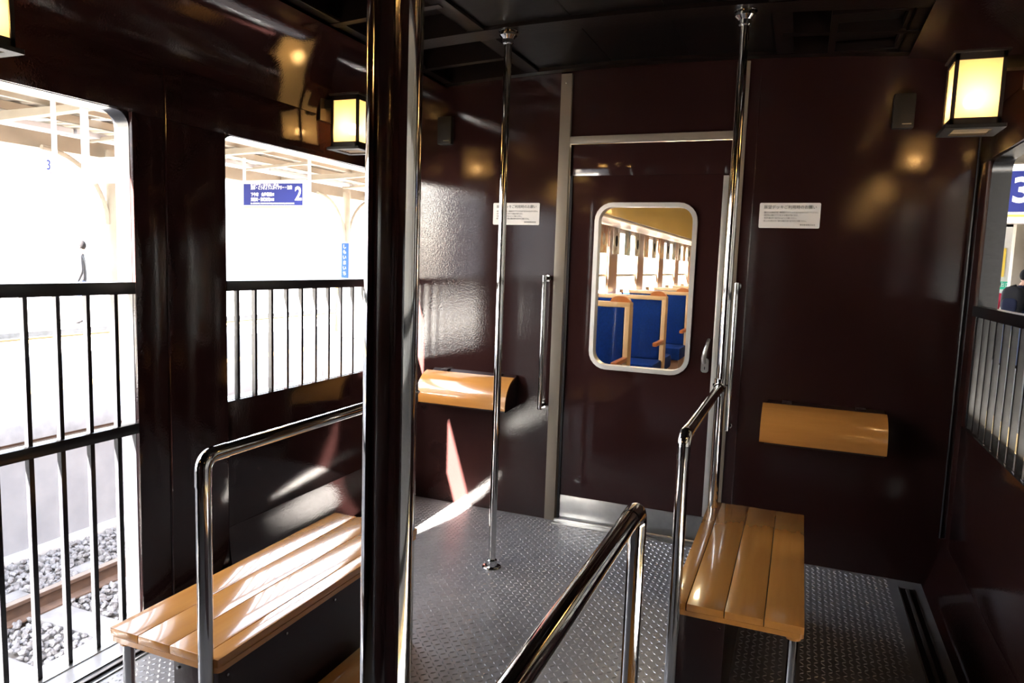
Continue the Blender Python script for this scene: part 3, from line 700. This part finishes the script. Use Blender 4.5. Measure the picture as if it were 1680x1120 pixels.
t = Thing('station_name_sign', 'narrow vertical blue sign fixed to a canopy column on the left', 'sign', (-8.40, 11.86, .92))
t.part('plate', box(NB(), -8.47, -8.31, 11.86, 11.88, .92, 1.60, .003), 'sign_blue_mid')
for k, s in enumerate('しもいまいち'): text(t.o, 'letter', s, .085, (-8.39, 11.856, 1.53 - .105 * k), 'white_paint', t.loc, align='CENTER')
t = Thing('platform_machine', 'pale cabinet with an orange side standing on the far left platform', 'cabinet', (-8.2, 11.2, ZPL))
t.part('body', box(NB(), -8.05, -7.45, 11.2, 11.7, ZPL, .88, .02), 'white_paint'); t.part('orange_side', box(NB(), -8.13, -8.05, 11.2, 11.25, ZPL + .1, .86), 'sign_orange')
t.part('panel', box(NB(), -7.95, -7.8, 11.195, 11.2, .5, .62), 'far_ledge')
# bridge-shaped blocker added out of view to shade the left track and ballast
fb_ = Thing('footbridge', 'concrete station footbridge across the left tracks behind the viewer', 'bridge', (-10, -6.5, -1.4))
fb_.part('deck', box(NB(), -22, -4.35, -8.2, -5.2, 3.6, 4.0), 'concrete'); fb_.part('side_wall', box(NB(), -22, -4.35, -8.2, -8.0, 4.0, 6.9), 'far_wall'); fb_.part('side_wall', box(NB(), -22, -4.35, -5.4, -5.2, 4.0, 6.9), 'far_wall')
fb_.part('roof', box(NB(), -22, -4.3, -8.4, -5.0, 6.9, 7.05), 'cream_sheet'); fb_.part('pier', box(NB(), -9.2, -8.2, -7.4, -6.0, ZPL, 3.6), 'concrete'); fb_.part('stair_tower', box(NB(), -4.9, -4.35, -8.2, -5.2, -1.6, 3.6), 'concrete')
# unseen building blocks added behind the viewer to screen off bright horizon sky
for bx, (x0, x1, y, h) in enumerate(((-30, -16, -48, 11), (-15, -4, -52, 14), (-3, 9, -50, 9))):
    t = Thing('town_block', ['low grey town block far behind the viewer on the left', 'tall grey town block far behind the viewer', 'grey town block behind the viewer beyond the right platform'][bx], 'building', ((x0 + x1) / 2, y, -1.6))
    t.part('wall', box(NB(), x0, x1, y - 8, y, -1.6, h), 'far_ledge'); t.part('roof', box(NB(), x0 - .4, x1 + .4, y - 8.4, y + .4, h, h + .5), 'concrete')
    for r_ in range(3):
        for k in range(4): t.part('window', box(NB(), x0 + 1 + k * (x1 - x0 - 2) / 4, x0 + 2.4 + k * (x1 - x0 - 2) / 4, y, y + .05, 1 + r_ * 2.8, 2.6 + r_ * 2.8), 'black_matte')
# pale buildings beyond
b = NB(); box(b, -46, -34, -12, 60, -1.6, 12); fb = Thing('far_building', 'long pale building behind the left platform, bleached by light', 'building', (-40, 20, -1.6)); fb.part('wall', b, 'far_wall')
for r_ in range(4):
    for k in range(12): fb.part('window', box(NB(), -34.02, -33.9, -6 + 4.2 * k, -4.2 + 4.2 * k + (k % 3) * .5, 3.2 + 1.6 * r_, 3.36 + 1.6 * r_), 'far_ledge')
t = Thing('far_shed', 'small brown shed far behind the left platform', 'shed', (-25, 14.5, -1.4)); t.part('wall', box(NB(), -26, -24, 13.4, 15.6, -1.6, 2.0), 'far_brown'); t.part('roof', box(NB(), -26.3, -23.7, 13.1, 15.9, 2.0, 2.15), 'far_ledge')

# ================================================================== OUTSIDE, RIGHT: THE NEAR PLATFORM
b = NB(); box(b, .86, 14, -70, 60, -1.6, ZPL)
pr = tag(obj('platform_right', b, 'asphalt', None), 'grey station platform on the right beside the train', 'structure', kind='structure')
child(pr, 'tactile_strip', box(NB(), 1.75, 2.05, -70, 60, ZPL, ZPL + .005), 'tactile')
cr = Thing('near_canopy', 'pale canopy over the right platform', 'canopy', (5, 10, ZPL))
cr.part('ceiling', box(NB(), .92, 13, -70, 60, 2.95, 3.02), 'cream_sheet'); cr.part('eave_beam', box(NB(), .86, .98, -70, 60, 2.72, 2.95), 'cream_steel')
for k in range(12): cr.part('rafter', box(NB(), 1.1, 13, -12 + 4 * k, -11.85 + 4 * k, 2.80, 2.95), 'cream_steel')
for y in (-4, 4.5, 18.5, 27): cr.part('column', box(NB(), 4.20, 4.46, y, y + .26, ZPL, 2.95, .01), 'cream_sheet')
hanging_sign(1.33, 2.55, 6.2, 1.81, 2.10, 'blue hanging sign with a white number 3 over the right platform', '3',
    [('新藤原・会津方面', .12, .20, .93, .5), ('下今市　会津若松', .23, .20, .72, .55), ('鬼怒川温泉', .23, .20, .42, .5), ('for Shimo-imaichi', .11, .19, .20, .5), ('for Kinugawa-onsen', .11, .19, .07, .5)], num_right=False, top=2.95)
bd = Thing('station_building', 'white station building wall with windows at the end of the right platform', 'building', (7, 24, ZPL))
bd.part('wall', box(NB(), 3.6, 13, 24, 24.4, ZPL, 2.94), 'far_wall')
for k in range(3): w_ = bd.part('window', box(NB(), 5.55 + 1.9 * k, 7.0 + 1.9 * k, 23.95, 24.0, 1.35, 2.6), 'cab_cream'); bd.sub(w_, 'pane', box(NB(), 5.62 + 1.9 * k, 6.93 + 1.9 * k, 23.93, 23.95, 1.42, 2.53), 'white_paint')
bd.part('side_wall', box(NB(), 8.0, 8.3, -70, 23.9, ZPL, 2.94), 'far_wall')  # unseen wall added along the platform to block sky light from the right
bd.part('yellow_strip', box(NB(), 5.16, 5.26, 23.96, 24.0, 1.4, 2.2), 'yellow')
t = Thing('exit_sign', 'small green direction sign on the station building wall', 'sign', (5.3, 23.93, .95)); t.part('plate', box(NB(), 5.1, 5.5, 23.93, 24.0, 1.05, 1.27), 'sign_green')
text(t.o, 'text_line', '出口', .14, (5.3, 23.925, 1.17), 'white_paint', t.loc, align='CENTER')

# ================================================================== PEOPLE
def person(loc, rz, lab, h=1.65, jacket='navy', legs='jeans', lean=.0, bag=None, arms='down', cap=None):
    k = h / 1.70
    t = Thing('person', lab, 'person', loc); t.o.rotation_euler.z = rz
    J = {'pel': (0, 0, .95, .125), 'wai': (0, .02 * lean, 1.10, .125), 'che': (0, .16 * lean, 1.30, .145), 'nec': (0, .25 * lean, 1.45, .06), 'hdb': (0, .30 * lean + .01, 1.52, .07)}
    vs, rs, es, idx = [], [], [], {}
    def v(n, x, y, z, r): idx[n] = len(vs); vs.append((x, y, z)); rs.append(r)
    for n, (x, y, z, r) in J.items(): v(n, x, y, z, r)
    es += [(0, 1), (1, 2), (2, 3), (3, 4)]
    for s in (-1, 1):
        v('hip%d' % s, s * .10, 0, .88, .095); v('kne%d' % s, s * .11, .02, .48, .068); v('ank%d' % s, s * .11, -.01, .09, .048); v('toe%d' % s, s * .12, .14, .035, .04)
        es += [(0, idx['hip%d' % s]), (idx['hip%d' % s], idx['kne%d' % s]), (idx['kne%d' % s], idx['ank%d' % s]), (idx['ank%d' % s], idx['toe%d' % s])]
        cy = .17 * lean
        v('sho%d' % s, s * .19, cy + .02, 1.37, .075)
        if arms == 'front': v('elb%d' % s, s * .25, cy + .10, 1.12, .055); v('wri%d' % s, s * .12, cy + .30, 1.16, .042)
        else: v('elb%d' % s, s * .25, cy - .02, 1.10, .055); v('wri%d' % s, s * .25, cy + .07, .87, .042)
        es += [(2, idx['sho%d' % s]), (idx['sho%d' % s], idx['elb%d' % s]), (idx['elb%d' % s], idx['wri%d' % s])]
    me = bpy.data.meshes.new('body'); me.from_pydata([(x * k, y * k, z * k) for x, y, z in vs], es, [])
    tmp = bpy.data.objects.new('body', me); COL.objects.link(tmp)
    sm = tmp.modifiers.new('skin', 'SKIN'); sd = tmp.modifiers.new('sub', 'SUBSURF'); sd.levels = 2
    if not me.skin_vertices: me.attributes  # layer is made with the modifier below
    bpy.context.view_layer.objects.active = tmp
    if not me.skin_vertices: bpy.ops.object.modifier_add(type='SKIN'); tmp.modifiers.remove(tmp.modifiers[-1])
    for i, r in enumerate(rs):
        d = me.skin_vertices[0].data[i]; d.radius = (r * k, r * k * (.78 if i in (0, 1, 2) else 1)); d.use_root = (i == 0)
    bpy.context.view_layer.update()
    out = bpy.data.meshes.new_from_object(tmp.evaluated_get(bpy.context.evaluated_depsgraph_get()))
    COL.objects.unlink(tmp); bpy.data.objects.remove(tmp)
    out.name = 'body'; out.materials.clear()
    for m in ('skin', jacket, legs, 'hair'): out.materials.append(MATS[m])
    for p in out.polygons:
        z = p.center.z / k; p.use_smooth = True
        p.material_index = 0 if z > 1.46 else (1 if z > .90 else (2 if z > .10 else 3))
    o = bpy.data.objects.new('body', out); COL.objects.link(o); o.parent = t.o
    hc = Vector((0, .33 * lean + .02, 1.605)) * k
    def ball(name, c, r, m, sc=(1, 1, 1), par=None):
        b = NB(); bmesh.ops.create_uvsphere(b, u_segments=16, v_segments=12, radius=1, matrix=Matrix.Translation(c) @ Matrix.Diagonal((r * sc[0], r * sc[1], r * sc[2], 1)))
        q = obj(name, b, m, par or t.o, (0, 0, 0), True); return q
    hd = ball('head', hc, .105 * k, 'skin', (.82, .95, 1.12))
    ball('nose', hc + Vector((0, .10, -.01)) * k, .018 * k, 'skin', (.8, 1, 1.2), hd)
    for s in (-1, 1): ball('ear', hc + Vector((s * .085, 0, 0)) * k, .024 * k, 'skin', (.4, .8, 1.2), hd); ball('eye', hc + Vector((s * .032, .088, .015)) * k, .010 * k, 'hair', (1.2, .6, .8), hd)
    ball('cap' if cap else 'hair', hc + Vector((0, -.016, .028)) * k, .112 * k, cap or 'hair', (.86, .95, 1.02))
    if bag:
        y1 = (-.10 + .08 * lean) * k
        def pad(cx, cy, cz, ex, ey, ez, p=.5):
            b = NB(); bmesh.ops.create_uvsphere(b, u_segments=20, v_segments=14, radius=1)
            for v_ in b.verts:
                c_ = v_.co; v_.co = Vector([math.copysign(abs(q) ** p, q) * e for q, e in zip(c_, (ex, ey, ez))]) + Vector((cx, cy, cz))
            return b
        bg = obj('backpack', pad(0, y1 - .10 * k, 1.20 * k, .165 * k, .12 * k, .24 * k, .62), bag, t.o, (0, 0, 0), True)
        obj('front_pocket', pad(0, y1 - .205 * k, 1.12 * k, .115 * k, .05 * k, .12 * k, .6), 'navy', bg, (0, 0, 0), True)
        obj('top_handle', tube(NB(), [(-.03 * k, y1 - .04 * k, 1.43 * k), (0, y1 - .04 * k, 1.465 * k), (.03 * k, y1 - .04 * k, 1.43 * k)], .008, 8), 'dark_grey', bg, (0, 0, 0))
        for s in (-1, 1): obj('strap', tube(NB(), [(s * .11 * k, y1 - .02, 1.42 * k), (s * .12 * k, .09 * k + .16 * lean * k, 1.46 * k), (s * .13 * k, .14 * k + .14 * lean * k, 1.28 * k), (s * .15 * k, y1, 1.05 * k)], .014, 8), 'dark_grey', bg, (0, 0, 0))
    return t
person((3.28, 14.0, ZPL), -.6, 'person in navy jacket and dark cap carrying a grey backpack on the right platform', 1.64, 'navy', 'jeans', .9, 'dark_grey', 'front', cap='hair')
person((3.24, 15.4, ZPL), -.5, 'person in a pinkish red jacket partly behind the one with the backpack', 1.46, 'pink_jacket', 'dark_grey', .3)
person((-14.4, 8.6, ZPL), 1.2, 'tiny person in a dark coat far away above the left gate rail', 1.66, 'navy', 'dark_grey', .5)
person((-13.2, 9.9, ZPL), 2.4, 'tiny person in grey standing further right beyond the left gate', 1.62, 'dark_grey', 'jeans', .0)
b = NB(); box(b, -22, -12.6, -20, 45, -1.6, ZPL); tag(obj('platform_far', b, 'asphalt', None), 'pale ground of the far platform beyond the left canopy', 'structure', kind='structure')
